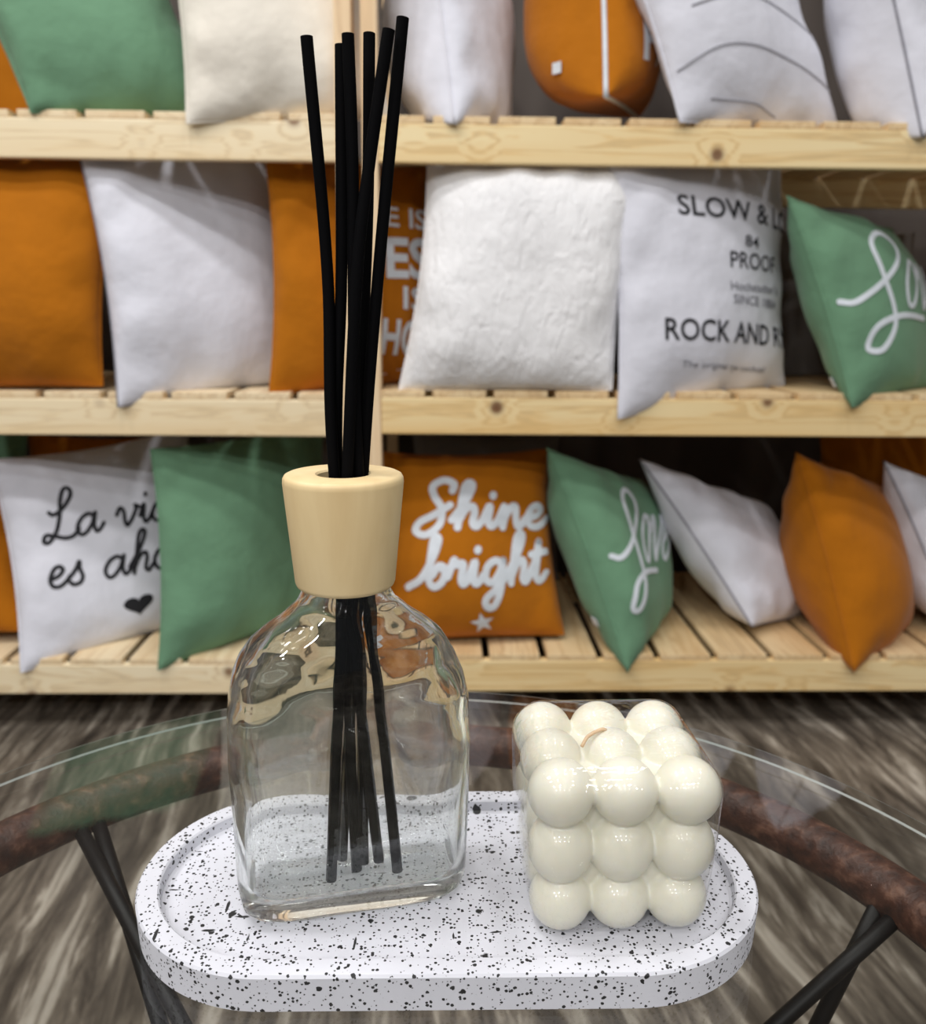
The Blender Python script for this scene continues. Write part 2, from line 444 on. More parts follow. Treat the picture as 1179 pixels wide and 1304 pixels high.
# ------------------------------------------------------------------ cushions
class Cushion:
    """soft square cushion given by its four corners (top left, top right, bottom right, bottom left seen from the front)"""
    def __init__(s, corners, tf=0.075, tb=0.075, inset=0.07, kb=0.02, seed=0, wr=2.5, pw=0.5):
        s.c = [Vector(p) for p in corners]; s.kb = kb; s.tf, s.tb, s.k, s.pw, s.wr = tf, tb, inset, pw, wr
        tl, tr, br, bl = s.c
        s.n = (tr + br - tl - bl).cross(tl + tr - bl - br).normalized()       # points to the front
        r = random.Random(seed); s.ph = [r.uniform(0, 6.28) for _ in range(12)]; s.fr = [r.uniform(0.8, 1.25) for _ in range(12)]
        s.r = r
    def base(s, u, v):
        u2 = u * (1 - s.k * (1 - v * v) * u * u); v2 = v * (1 - (s.k if v > 0 else s.kb) * (1 - u * u) * v * v)
        a, b = (u2 + 1) / 2, (v2 + 1) / 2
        tl, tr, br, bl = s.c
        return (bl * (1 - a) + br * a) * (1 - b) + (tl * (1 - a) + tr * a) * b
    def surf(s, u, v, side=1):
        q = max(0.0, (1 - u * u) * (1 - v * v)); t = q ** s.pw
        ph, fr = s.ph, s.fr
        o = 0 if side > 0 else 5
        pl = (abs(v) ** 5 * sin(11 * fr[o] * u + ph[o]) + abs(u) ** 5 * sin(10 * fr[o + 1] * v + ph[o + 1]))
        cr = sin(9 * fr[o + 2] * (u * v) + 5 * (u - v) + ph[o + 2]) * abs(u * v) ** 1.5
        dn = sin(2.6 * fr[o + 3] * u + 1.3 * v + ph[o + 3]) * sin(2.2 * fr[o + 4] * v - 0.9 * u + ph[o + 4])
        w = s.wr * (0.005 * pl * min(1, q * 3.5) + 0.004 * cr * min(1, q * 4) + 0.006 * dn * t)
        T = s.tf if side > 0 else s.tb
        return s.base(u, v) + s.n * side * max(0.0, T * t + w) if q > 1e-9 else s.base(u, v)
    def normal(s, u, v):
        e = 0.01
        u = max(-0.97, min(0.97, u)); v = max(-0.97, min(0.97, v))
        return ((s.surf(u + e, v) - s.surf(u - e, v)).cross(s.surf(u, v + e) - s.surf(u, v - e))).normalized()
    def on(s, u, v, lift=0.0012):
        uu = max(-0.995, min(0.995, u)); vv = max(-0.995, min(0.995, v))
        return s.surf(uu, vv) + s.normal(uu, vv) * lift
    def mesh(s, n=36):
        # cosine-spaced grid so that the rounded edge is dense
        g = [-cos(pi * i / n) for i in range(n + 1)]
        verts, faces = [], []
        idx = {}
        for side in (1, -1):
            for i, u in enumerate(g):
                for j, v in enumerate(g):
                    edge = i in (0, n) or j in (0, n)
                    if side < 0 and edge: idx[(side, i, j)] = idx[(1, i, j)]; continue
                    idx[(side, i, j)] = len(verts); verts.append(s.surf(u, v, side) if not edge else s.base(u, v))
            for i in range(n):
                for j in range(n):
                    f = [idx[(side, i, j)], idx[(side, i + 1, j)], idx[(side, i + 1, j + 1)], idx[(side, i, j + 1)]]
                    faces.append(tuple(f) if side > 0 else tuple(reversed(f)))
        return verts, faces
    def edge_path(s, n=26):
        pts = []
        for a, b in (((-1, 1), (1, 1)), ((1, 1), (1, -1)), ((1, -1), (-1, -1)), ((-1, -1), (-1, 1))):
            for k in range(n):
                t = k / n; pts.append(s.base(a[0] + (b[0] - a[0]) * t, a[1] + (b[1] - a[1]) * t))
        return pts

def closed_tube(pts, r, n=8):
    rings = []; m = len(pts)
    for i in range(m):
        t = (pts[(i + 1) % m] - pts[i - 1]).normalized(); a = t.cross(Vector((0.31, 0.8, 0.5))).normalized(); b = t.cross(a)
        rings.append([pts[i] + (a * cos(2 * pi * j / n) + b * sin(2 * pi * j / n)) * r for j in range(n)])
    verts = [p for q in rings for p in q]; faces = []
    for i in range(m):
        i2 = (i + 1) % m
        # match ring starts to avoid twists
        for j in range(n):
            k = (j + 1) % n; faces.append((i * n + j, i * n + k, i2 * n + k, i2 * n + j))
    return verts, faces

def ribbon(cu, strokes, width, lift=0.0014):
    """strokes: lists of (u, v) on the front face; returns flat raised lines following the cloth"""
    verts, faces = [], []
    for st in strokes:
        pts = st
        P = [cu.on(u, v, lift) for u, v in pts]; Nn = [cu.normal(u, v) for u, v in pts]
        b0 = len(verts)
        for i, p in enumerate(P):
            t = (P[min(i + 1, len(P) - 1)] - P[max(i - 1, 0)])
            if t.length < 1e-7: t = Vector((1, 0, 0))
            sd = t.normalized().cross(Nn[i]).normalized()
            for dx, dz in ((-.5, 0), (-.42, .0008), (.42, .0008), (.5, 0)):
                verts.append(p + sd * dx * width + Nn[i] * dz)
        for i in range(len(P) - 1):
            a = b0 + i * 4; c = a + 4
            faces += [(a, c, c + 1, a + 1), (a + 1, c + 1, c + 2, a + 2), (a + 2, c + 2, c + 3, a + 3), (a + 3, c + 3, c, a)]
        faces += [(b0, b0 + 1, b0 + 2, b0 + 3), tuple(b0 + (len(P) - 1) * 4 + q for q in (3, 2, 1, 0))]
        # round ends
        for i, tt in ((0, -1), (len(P) - 1, 1)):
            b1 = len(verts); nn = 10
            e1 = (P[min(1, len(P) - 1)] - P[0]).normalized(); nrm = Nn[i]
            e1 = (e1 - nrm * e1.dot(nrm)).normalized(); e2 = nrm.cross(e1)
            for q in range(nn):
                an = 2 * pi * q / nn; verts.append(P[i] + (e1 * cos(an) + e2 * sin(an)) * width * 0.5 + nrm * 0.0009)
            faces.append(tuple(range(b1, b1 + nn)))
    return verts, faces

GLYPH = {   # hand lettering: strokes in units of the x-height, then advance
 'a': ([[(.88, .82), (.62, 1.0), (.28, .82), (.08, .4), (.2, .05), (.45, .06), (.75, .45), (.93, 1.0)], [(.93, 1.0), (.86, .4), (.96, .05), (1.15, .15), (1.3, .4)]], 1.22),
 'v': ([[(-.05, .65), (.12, .98), (.28, .8), (.32, .3), (.42, .03), (.65, .3), (.88, .8), (.85, 1.02), (1.08, .86)]], 1.05),
 'i': ([[(0, .4), (.25, 1.0), (.18, .3), (.28, .04), (.48, .2), (.58, .4)], [(.36, 1.46), (.38, 1.52)]], .55),
 'd': ([[(.88, .82), (.62, 1.0), (.28, .82), (.08, .4), (.2, .05), (.45, .06), (.75, .45), (1.1, 2.1)], [(1.1, 2.1), (.9, .5), (.97, .05), (1.2, .2), (1.3, .4)]], 1.25),
 'e': ([[(.1, .42), (.5, .55), (.7, .82), (.55, 1.0), (.3, .9), (.1, .45), (.2, .1), (.5, .02), (.8, .2), (1.0, .45)]], .95),
 's': ([[(-.05, .3), (.3, .7), (.5, 1.1), (.5, .75), (.62, .35), (.5, .05), (.2, .0), (.05, .15)]], .8),
 'h': ([[(-.05, .35), (.45, 1.2), (.72, 1.95), (.6, 2.15), (.42, 1.85), (.28, .9), (.15, .0)], [(.17, .25), (.45, .82), (.7, .98), (.78, .7), (.7, .2), (.84, .03), (1.08, .35)]], 1.05),
 'o': ([[(.6, .95), (.3, .95), (.08, .5), (.25, .05), (.6, .1), (.78, .55), (.62, .93), (.72, .78), (1.0, .82)]], .95),
 'r': ([[(-.05, .4), (.22, 1.1), (.3, .88), (.58, .92), (.5, .3), (.6, .05), (.85, .35)]], .8),
 'n': ([[(0, .45), (.22, .98), (.22, .5), (.12, .0)], [(.15, .3), (.42, .85), (.64, .96), (.66, .45), (.72, .05), (.9, .12), (1.05, .4)]], 1.0),
 'g': ([[(.84, .85), (.55, 1.0), (.2, .75), (.12, .25), (.4, .06), (.72, .5), (.88, 1.0)], [(.88, 1.0), (.78, -.2), (.52, -.95), (.22, -1.0), (.15, -.65), (.6, -.2), (1.1, .4)]], 1.05),
 't': ([[(-.05, .35), (.25, .95), (.45, 1.75)], [(.45, 1.75), (.28, .4), (.4, .05), (.62, .15), (.8, .4)], [(.05, 1.2), (.78, 1.32)]], .7),
 'b': ([[(-.65, .05), (-.1, .4), (.4, 1.3), (.62, 2.0), (.45, 2.1), (.32, 1.5), (.2, .4), (.4, .0), (.75, .2), (.88, .7), (.62, .88), (.35, .5)], [(.75, .75), (1.05, .7)]], 1.0),
 'S': ([[(1.25, 1.75), (1.3, 2.1), (.95, 2.3), (.55, 2.0), (.6, 1.5), (.85, .9), (.75, .15), (.25, -.3), (-.12, -.1), (.05, .3), (.55, .6), (1.15, 1.05)]], 1.2),
 'L': ([[(.25, 1.4), (.45, 1.25), (.9, 1.5), (1.3, 2.1), (1.25, 2.5), (1.0, 2.5), (.82, 2.0), (.75, 1.2), (.55, .4), (.2, -.05), (-.05, .0), (.05, .3), (.45, .2), (.95, .0), (1.35, .05), (1.6, .35)]], 1.45),
 'l': ([[(0.0, .68), (.35, .62), (.95, 1.15), (1.35, 1.85), (1.3, 2.45), (.85, 2.8), (.62, 2.4), (.9, 1.5), (1.25, .5), (1.35, -.2), (1.1, -.85), (.75, -.75), (.85, -.2), (1.5, .1), (2.6, .1)]], 1.5),
}
def hand(text, x=0.0, y=0.0, per=7, gap=0.0):
    out = []
    for ch in text:
        if ch == ' ': x += .75; continue
        g, adv = GLYPH[ch]
        for st in g: out.append([(p.x + x, p.y + y) for p in catmull([(a, b, 0) for a, b in st], per)])
        x += adv + gap
    return out

def place(strokes, org, ex, ey):
    """map lettering units to (u, v) with origin and the two axis vectors"""
    return [[(org[0] + a * ex[0] + b * ey[0], org[1] + a * ex[1] + b * ey[1]) for a, b in st] for st in strokes]

def block_text(cu, lines, lift=0.0014):
    """capital lettering: lines of (text, (u, v) of the start and of the end of the baseline, cap height in v, weight)"""
    verts, faces = [], []
    for text, p0, p1, h, bold in lines:
        cd = bpy.data.curves.new('lettering', 'FONT'); cd.body = text; cd.size = 1.0; cd.offset = bold; cd.resolution_u = 3
        ob = bpy.data.objects.new('lettering', cd); col.objects.link(ob)
        bpy.context.view_layer.update()
        me = ob.evaluated_get(bpy.context.evaluated_depsgraph_get()).to_mesh()
        bm = bmesh.new(); bm.from_mesh(me); ob.to_mesh_clear(); bpy.data.objects.remove(ob); bpy.data.curves.remove(cd)
        bmesh.ops.subdivide_edges(bm, edges=[e for e in bm.edges if e.calc_length() > 0.25], cuts=2, use_grid_fill=True)
        bmesh.ops.triangulate(bm, faces=bm.faces)
        b0 = len(verts)
        bm.verts.ensure_lookup_table()
        x0 = min(v.co.x for v in bm.verts); x1 = max(v.co.x for v in bm.verts)
        for v in bm.verts:
            t = (v.co.x - x0) / (x1 - x0)
            verts.append(cu.on(p0[0] + (p1[0] - p0[0]) * t, p0[1] + (p1[1] - p0[1]) * t + v.co.y / 0.72 * h, lift))
        faces += [tuple(b0 + v.index for v in f.verts) for f in bm.faces]
        bm.free()
    return verts, faces

def patch(cu, outline, center, lift=0.0014, rings=4):
    verts = [cu.on(center[0], center[1], lift)]; faces = []; n = len(outline)
    for r in range(1, rings + 1):
        for (u, v) in outline:
            t = r / rings; verts.append(cu.on(center[0] + (u - center[0]) * t, center[1] + (v - center[1]) * t, lift))
    for j in range(n):
        k = (j + 1) % n; faces.append((0, 1 + j, 1 + k))
        for r in range(rings - 1):
            a = 1 + r * n; faces.append((a + j, a + n + j, a + n + k, a + k))
    return verts, faces

def heart(cx, cy_, s, sv):
    out = []
    for i in range(40):
        t = 2 * pi * i / 40
        out.append((cx + s * 16 * sin(t) ** 3 / 16, cy_ + sv * (13 * cos(t) - 5 * cos(2 * t) - 2 * cos(3 * t) - cos(4 * t)) / 16))
    return out

def star(cx, cy_, s, sv, rot=0.2):
    out = []
    for i in range(10):
        t = pi / 2 + rot + i * pi / 5; r = 1 if i % 2 == 0 else 0.42
        out.append((cx + s * r * cos(t), cy_ + sv * r * sin(t)))
    return out

def side_tag(cu, v, edge=-1, w=0.022, h=0.02, out=0.004):
    """small fabric tag lying on the back face close to the seam"""
    u0 = edge * 0.90
    p = cu.surf(u0, v, -1); n = -(cu.surf(u0 + .02, v, -1) - cu.surf(u0 - .02, v, -1)).cross(cu.surf(u0, v + .02, -1) - cu.surf(u0, v - .02, -1)).normalized()
    e2 = Vector((0, 0, 1)); e2 = (e2 - n * e2.dot(n)).normalized(); e1 = e2.cross(n)
    verts = []
    for dz in (0.001, 0.0022):
        for a, b in ((-1, -1), (1, -1), (1, 1), (-1, 1)): verts.append(p + n * (dz + 0.002) + e1 * a * w / 2 + e2 * b * h / 2)
    return verts, [(3, 2, 1, 0), (4, 5, 6, 7), (0, 1, 5, 4), (1, 2, 6, 5), (2, 3, 7, 6), (3, 0, 4, 7)]

CUSHIONS = {}
def cushion(key, corners, mat, label, group, seed=0, **kw):
    cu = Cushion(corners, seed=seed, **kw)
    cen = sum(cu.c, Vector()) / 4
    base = empty('throw_pillow', (cen.x, cen.y, min(p.z for p in cu.c)))
    tag(base, label, 'pillow', group)
    v, f = cu.mesh()
    adopt(link_mesh('cover', v, f, M[mat], smooth=True), base)
    CUSHIONS[key] = (cu, base, mat)
    return cu, base

def add_part(key, name, vf, mat, label=None, smooth=False):
    o = link_mesh(name, vf[0], vf[1], M[mat], smooth=smooth)
    adopt(o, CUSHIONS[key][1])
    if label: o['label'] = label
    return o

M6_TXT = ((-1.03, -.245), (.49, -.017), (.159, .323))
B4_TXT = ((-.99, -.231), (.358, -.033), (.171, .318))
C = {"T1": [[-0.948, 1.795, 1.608], [-0.627, 1.98, 1.62], [-0.442, 1.93, 1.215], [-0.763, 1.745, 1.203]], "T2": [[-0.526, 1.821, 1.614], [-0.157, 1.913, 1.643], [-0.107, 1.827, 1.215], [-0.476, 1.735, 1.186]], "T3": [[-0.04, 1.836, 1.617], [0.09, 2.236, 1.639], [0.147, 2.134, 1.215], [0.018, 1.735, 1.193]], "T5": [[0.278, 1.785, 1.613], [0.652, 1.952, 1.628], [0.815, 1.902, 1.215], [0.44, 1.735, 1.201]], "T6": [[0.782, 1.794, 1.601], [1.041, 2.125, 1.635], [1.156, 2.061, 1.215], [0.898, 1.73, 1.181]], "M1": [[-1.095, 1.83, 1.142], [-0.64, 1.83, 1.156], [-0.687, 1.78, 0.7], [-1.142, 1.78, 0.687]], "M2": [[-0.7, 1.785, 1.154], [-0.356, 2.026, 1.192], [-0.299, 1.976, 0.7], [-0.643, 1.735, 0.662]], "M3": [[-0.349, 1.815, 1.154], [0.024, 2.048, 1.169], [0.023, 1.998, 0.7], [-0.35, 1.765, 0.684]], "M4": [[-0.032, 1.82, 1.154], [0.398, 1.812, 1.159], [0.34, 1.762, 0.7], [-0.09, 1.77, 0.695]], "M5": [[0.315, 1.78, 1.152], [0.725, 1.989, 1.206], [0.76, 1.939, 0.7], [0.35, 1.73, 0.646]], "M6": [[0.672, 1.78, 1.077], [1.019, 2.051, 1.045], [1.167, 2.001, 0.7], [0.82, 1.73, 0.672]], "B0": [[-1.374, 1.991, 0.483], [-0.956, 2.028, 0.483], [-0.927, 1.837, 0.156], [-1.345, 1.8, 0.156]], "B1": [[-0.978, 1.871, 0.531], [-0.631, 2.142, 0.57], [-0.543, 2.006, 0.14], [-0.89, 1.735, 0.1]], "B2": [[-0.608, 1.804, 0.567], [-0.288, 2.092, 0.601], [-0.281, 2.023, 0.14], [-0.601, 1.735, 0.106]], "B3": [[-0.165, 1.921, 0.548], [0.234, 1.956, 0.548], [0.272, 1.835, 0.148], [-0.126, 1.8, 0.148]], "T4": [[0.286, 1.84, 1.637], [0.43, 2.24, 1.731], [0.44, 2.12, 1.287], [0.303, 1.76, 1.249]], "B4": [[0.222, 1.83, 0.57], [0.489, 2.1, 0.45], [0.548, 2.03, 0.148], [0.394, 1.72, 0.108]], "B5": [[0.44, 1.92, 0.534], [0.844, 2.2, 0.358], [0.896, 2.03, 0.12], [0.694, 1.83, 0.17]], "B6": [[0.77, 1.86, 0.558], [1.083, 2.12, 0.437], [1.132, 1.99, 0.116], [0.881, 1.72, 0.108]], "B7": [[0.986, 1.9, 0.533], [1.47, 2.15, 0.346], [1.471, 1.98, 0.13], [1.138, 1.8, 0.165]]}
TOP, MID, BOT = 'cushions on the top shelf', 'cushions on the middle shelf', 'cushions on the bottom shelf'
cushion('T1', C['T1'], 'green', 'plain sage green cushion on the top shelf', TOP, 1, tf=.085, tb=.13, pw=.38)
cushion('T2', C['T2'], 'cream', 'cream cushion on the top shelf between the green and grey-white ones', TOP, 2)
cushion('T3', C['T3'], 'white', 'white cushion turned edge-on, just left of the orange one on the top shelf', TOP, 3, tb=.17, pw=.38)
cushion('T4', C['T4'], 'orange', 'orange cushion with white piping on the top shelf', TOP, 4, tf=.10, tb=.21, pw=.38)
cushion('T5', C['T5'], 'white', 'white cushion with thin curved grey stripes on the top shelf', TOP, 5)
cushion('T6', C['T6'], 'white', 'white cushion with a thin grey seam at the right end of the top shelf', TOP, 6, tb=.17, pw=.38)
cushion('M1', C['M1'], 'orange', 'plain orange cushion at the left end of the middle shelf', MID, 7)
cushion('M2', C['M2'], 'white', 'white cushion with grey piping on the middle shelf', MID, 8)
cushion('M3', C['M3'], 'orange', 'orange cushion with white capital lettering behind the black reeds', MID, 9)
cushion('M4', C['M4'], 'crinkle', 'white crinkled cotton cushion in the centre of the middle shelf', MID, 10)
cushion('M5', C['M5'], 'white', 'white cushion with several lines of black capital lettering', MID, 11)
cushion('M6', C['M6'], 'green', 'green cushion with pale Love script on the middle shelf', MID, 12, tb=.11)
cushion('B0', C['B0'], 'orange', 'orange cushion peeking out left of the white heart cushion', BOT, 13)
cushion('B1', C['B1'], 'white', 'white cushion with black Spanish script and a heart', BOT, 14)
cushion('B2', C['B2'], 'green', 'plain green cushion on the bottom shelf behind the bottle', BOT, 15)
cushion('B3', C['B3'], 'orange', 'orange cushion with white Shine bright script', BOT, 16)
cushion('B4', C['B4'], 'green', 'green cushion with Love script turned edge-on on the bottom shelf', BOT, 17, tf=.085, tb=.12)
cushion('B5', C['B5'], 'white', 'white grey-piped cushion leaning back between green and orange ones on the bottom shelf', BOT, 18, tf=.085, tb=.11)
cushion('B6', C['B6'], 'orange', 'plain orange cushion tipped onto its corner on the bottom shelf', BOT, 19, tf=.10, tb=.16)
cushion('B7', C['B7'], 'white', 'white cushion with grey piping at the right end of the bottom shelf', BOT, 20, tf=.09, tb=.16)

for k in ('M2', 'B5', 'B7', 'T6'):
    add_part(k, 'piping', closed_tube(CUSHIONS[k][0].edge_path(), 0.0026), 'grey_piping', 'grey piping', True)
add_part('T4', 'piping', closed_tube(CUSHIONS['T4'][0].edge_path(), 0.005), 'white_print', 'white piping', True)
for k in ('T1', 'T2', 'T3', 'T5', 'M1', 'M3', 'M4', 'M5', 'M6', 'B0', 'B1', 'B2', 'B3', 'B4', 'B6'):
    add_part(k, 'seam', closed_tube(CUSHIONS[k][0].edge_path(), 0.0026), CUSHIONS[k][2], None, True)
for k, v in (('T4', -0.62), ('B4', -0.55), ('M6', -0.72)):
    add_part(k, 'tag', side_tag(CUSHIONS[k][0], v), 'white_print', 'small white tag')

cu = CUSHIONS['B1'][0]
add_part('B1', 'lettering', ribbon(cu, place(hand('La vida'), (-0.675, 0.106), (0.203, -0.009), (0.016, 0.188)), 0.0085), 'black_print', 'black script lettering')
add_part('B1', 'lettering', ribbon(cu, place(hand('es ahora'), (-0.71, -0.329), (0.212, -0.016), (0.016, 0.188)), 0.0085), 'black_print', 'black script lettering')
add_part('B1', 'heart', patch(cu, heart(0.12, -0.70, 0.15, 0.105), (0.12, -0.69)), 'black_print', 'black heart')
cu = CUSHIONS['B3'][0]
add_part('B3', 'lettering', ribbon(cu, place(hand('Shine', gap=.05), (-0.55, 0.145), (0.30, 0), (0.02, 0.226)), 0.0165), 'white_print', 'white script lettering')
add_part('B3', 'lettering', ribbon(cu, place(hand('bright', gap=.02), (-0.55, -0.46), (0.265, 0.006), (0.02, 0.24)), 0.0165), 'white_print', 'white script lettering')
add_part('B3', 'star', patch(cu, star(0.066, -0.85, 0.14, 0.11), (0.066, -0.85)), 'white_print', 'white star')
for k, org, ex, ey in (('M6', M6_TXT[0], M6_TXT[1], M6_TXT[2]), ('B4', B4_TXT[0], B4_TXT[1], B4_TXT[2])):
    add_part(k, 'lettering', ribbon(CUSHIONS[k][0], place(hand('l', per=8), org, ex, ey), 0.0125), 'white_print', 'pale script lettering')
    o2 = (org[0] + 1.65 * ex[0] + .4 * ey[0], org[1] + 1.65 * ex[1] + .4 * ey[1])
    add_part(k, 'lettering', ribbon(CUSHIONS[k][0], place(hand('ove', per=8), o2, (ex[0] * .72, ex[1] * .72), (ey[0] * 1.6, ey[1] * 1.6)), 0.0115), 'white_print', 'pale script lettering')
def block_parts(key, name, lines, mat, label):
    for ln in lines: add_part(key, name, block_text(CUSHIONS[key][0], [ln]), mat, label)
block_parts('M5', 'lettering', [('SLOW & LO', (-.455, .49), (.93, .26), .165, .012), ('84', (.203, .185), (.384, .151), .09, .008), ('PROOF', (.024, .033), (.691, -.053), .13, .008), ('ROCK AND RY', (-.667, -.446), (.96, -.69), .17, .012)], 'black_print', 'black capital lettering')
block_parts('M5', 'small_print', [("Hochstadter's", (.017, -.142), (.745, -.227), .07, .004), ('SINCE 1884', (.045, -.248), (.722, -.347), .075, .004), ('The original rye cocktail', (-.484, -.68), (.561, -.86), .05, .002)], 'grey_print', 'small grey lettering')
block_parts('M3', 'lettering', [('E IS', (.05, .383), (.49, .355), .175, .014), ('ES', (.031, -.056), (.526, -.065), .34, .03), ('IS', (.208, -.333), (.483, -.356), .2, .014), ('HO', (-.01, -.708), (.45, -.748), .30, .03), ('- T', (.057, -.92), (.4, -.93), .06, .0)], 'white_print', 'white capital lettering')
block_parts('T4', 'lettering', [('H', (-.75, -.68), (-.35, -.72), .42, .02)], 'white_print', 'white capital lettering')
cu = CUSHIONS['T5'][0]
for arc in (((-.95, -.6), (-.561, -.467), (-.19, -.463), (.293, -.536), (.9, -.674)), ((-.72, -.13), (-.134, -.049), (.432, -.104), (.9, -.24)), ((-.695, -.846), (-.397, -.863), (.076, -.95)), ((-.9, .3), (-.2, .38), (.4, .33), (.9, .2))):
    add_part('T5', 'stripe', ribbon(cu, [[(q.x, q.y) for q in catmull([(*p, 0) for p in arc], 14)]], 0.0028), 'stripe_grey', 'thin curved grey stripe')

# cushions standing in the shade at the back of the shelves
def back_cushion(x, y, z, yaw, s, mat, label, seed, lean=0.06):
    a = radians(yaw); e = Vector((cos(a), sin(a), 0)); nb = Vector((-sin(a), cos(a), 0)); h = Vector((0, 0, s)) + nb * lean
    bl = Vector((x, y, z)) - e * s / 2; br = bl + e * s
    cushion('back%d' % seed, [bl + h, br + h, br, bl], mat, label, 'cushions at the back of the shelves', seed, tf=0.05, tb=0.05)
back_cushion(-1.30, 2.24, 0.128, 0, 0.42, 'green', 'green cushion in the shade at the far left back of the bottom shelf', 31)
back_cushion(-0.92, 2.27, 0.128, -4, 0.40, 'orange', 'orange cushion in the shade behind the white heart cushion', 32)
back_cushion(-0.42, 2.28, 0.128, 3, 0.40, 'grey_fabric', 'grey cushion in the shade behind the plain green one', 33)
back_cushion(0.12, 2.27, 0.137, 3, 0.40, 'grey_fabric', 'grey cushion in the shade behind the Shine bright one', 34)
back_cushion(1.24, 2.29, 0.137, -4, 0.42, 'orange', 'orange cushion in the shade at the right back of the bottom shelf', 35)

back_cushion(-1.10, 2.22, 1.212, 8, 0.36, 'orange', 'orange cushion in the shade left of the green one on the top shelf', 36)
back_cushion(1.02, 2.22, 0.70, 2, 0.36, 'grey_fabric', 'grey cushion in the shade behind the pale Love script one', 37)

# ------------------------------------------------------------------ glass side table
TC = Vector((-0.0127, 0.2087)); ZG = HC - 0.2007; GT = 0.0055; RG_ = 0.2346
table = empty('side_table', (TC.x, TC.y, FLOOR_Z))
tag(table, 'round glass-topped side table with brown ring and black rod legs', 'table')
def disc_rings(r, z0, z1, ch, n=160):
    prof = [(r - ch, z0), (r, z0 + ch), (r, z1 - ch), (r - ch, z1)]
    return [[Vector((TC.x + a * cos(2 * pi * j / n), TC.y + a * sin(2 * pi * j / n), z)) for j in range(n)] for a, z in prof]
v, f = rings_mesh(disc_rings(RG_, ZG - GT, ZG, 0.0007))
gt = adopt(link_mesh('glass_top', v, f, M['table_glass']), table)
gt.data.materials.append(M['glass_rim'])
for p in gt.data.polygons:
    if len(p.vertices) == 4 and abs(p.normal.z) > 0.3: p.material_index = 1
RR, RA = 0.2059, 0.0104; ZR = HC - 0.2176
ring = []
n1, n2 = 140, 20
verts, faces = [], []
for i in range(n1):
    a = 2 * pi * i / n1
    for j in range(n2):
        b = 2 * pi * j / n2; r = RR + RA * cos(b)
        verts.append((TC.x + r * cos(a), TC.y + r * sin(a), ZR + RA * sin(b)))
for i in range(n1):
    for j in range(n2):
        faces.append((i * n2 + j, ((i + 1) % n1) * n2 + j, ((i + 1) % n1) * n2 + (j + 1) % n2, i * n2 + (j + 1) % n2))
adopt(link_mesh('top_ring', verts, faces, M['rust'], smooth=True), table)
verts, faces = [], []
for i in range(n1):
    a = 2 * pi * i / n1
    for j in range(n2):
        b = 2 * pi * j / n2; r = 0.18 + 0.007 * cos(b)
        verts.append((TC.x + r * cos(a), TC.y + r * sin(a), FLOOR_Z + 0.0072 + 0.007 * sin(b)))
for i in range(n1):
    for j in range(n2):
        faces.append((i * n2 + j, ((i + 1) % n1) * n2 + j, ((i + 1) % n1) * n2 + (j + 1) % n2, i * n2 + (j + 1) % n2))
adopt(link_mesh('base_ring', verts, faces, M['black_metal'], smooth=True), table)
LA, LB, RA_, RB = (-0.1091, 0.2878, 0.575), (-0.0969, 0.2771, 0.585), (0.1271, 0.2744, 0.585), (0.1497, 0.2879, 0.572)
LEGS = [((136), [LA, LB]), ((23), [RA_, RB]), ((259), [(-0.035, 0.075, 0.575), (-0.020, 0.085, 0.585)])]
for ang, throughs in LEGS:
    a = radians(ang); d = Vector((cos(a), sin(a), 0)); ctr = Vector((TC.x, TC.y, 0)); tang = Vector((-d.y, d.x, 0))
    topp = ctr + d * 0.199 + Vector((0, 0, ZR - 0.003))
    for k, th in enumerate(throughs):
        t0 = topp + tang * (0.004 if k else -0.004); dirv = Vector(th) - t0
        mid = t0 + dirv * ((t0.z - 0.47) / max(0.03, -dirv.z) * 0.75)
        foot = ctr - d * 0.14 + tang * (0.11 if k else -0.11); foot.z = FLOOR_Z + 0.010
        v, f = tube([t0, t0 + dirv * 0.5, t0 + dirv, mid, mid * 0.5 + foot * 0.5 + d * 0.01, foot], 0.0032, 12)
        adopt(link_mesh('leg', v, f, M['black_metal'], smooth=True), table)

# ------------------------------------------------------------------ speckled tray
TX, TY = 0.0026, 0.2665
def stadium(hl, r, z, n=48):
    pts = []
    s = hl - 0.05            # centre of the end arcs stays put
    s = 0.055
    for i in range(n + 1):
        a = -pi / 2 + pi * i / n; pts.append(Vector((TX + s + r * cos(a), TY + r * sin(a), z)))
    for i in range(n + 1):
        a = pi / 2 + pi * i / n; pts.append(Vector((TX - s + r * cos(a), TY + r * sin(a), z)))
    return pts
ZW, ZRIM, RIM = HC - 0.192, HC - 0.1870, 0.0075
prof = [(0.0485, ZG + 0.0001), (0.0497, ZG + 0.0012), (0.0502, ZRIM - 0.0010), (0.0496, ZRIM - 0.0001), (0.0490, ZRIM),
        (0.0502 - RIM + 0.0006, ZRIM), (0.0502 - RIM, ZRIM - 0.0006), (0.0502 - RIM - 0.0006, ZW + 0.0008), (0.0502 - RIM - 0.0016, ZW), (0.03, ZW)]
v, f = rings_mesh([stadium(0.105, r, z) for r, z in prof])
tray = link_mesh('tray', v, f, M['speckle'])
for p in tray.data.polygons: p.use_smooth = len(p.vertices) == 4
tray.data.set_sharp_from_angle(angle=radians(25))
tag(tray, 'oval white tray with black speckles lying on the glass table', 'tray')

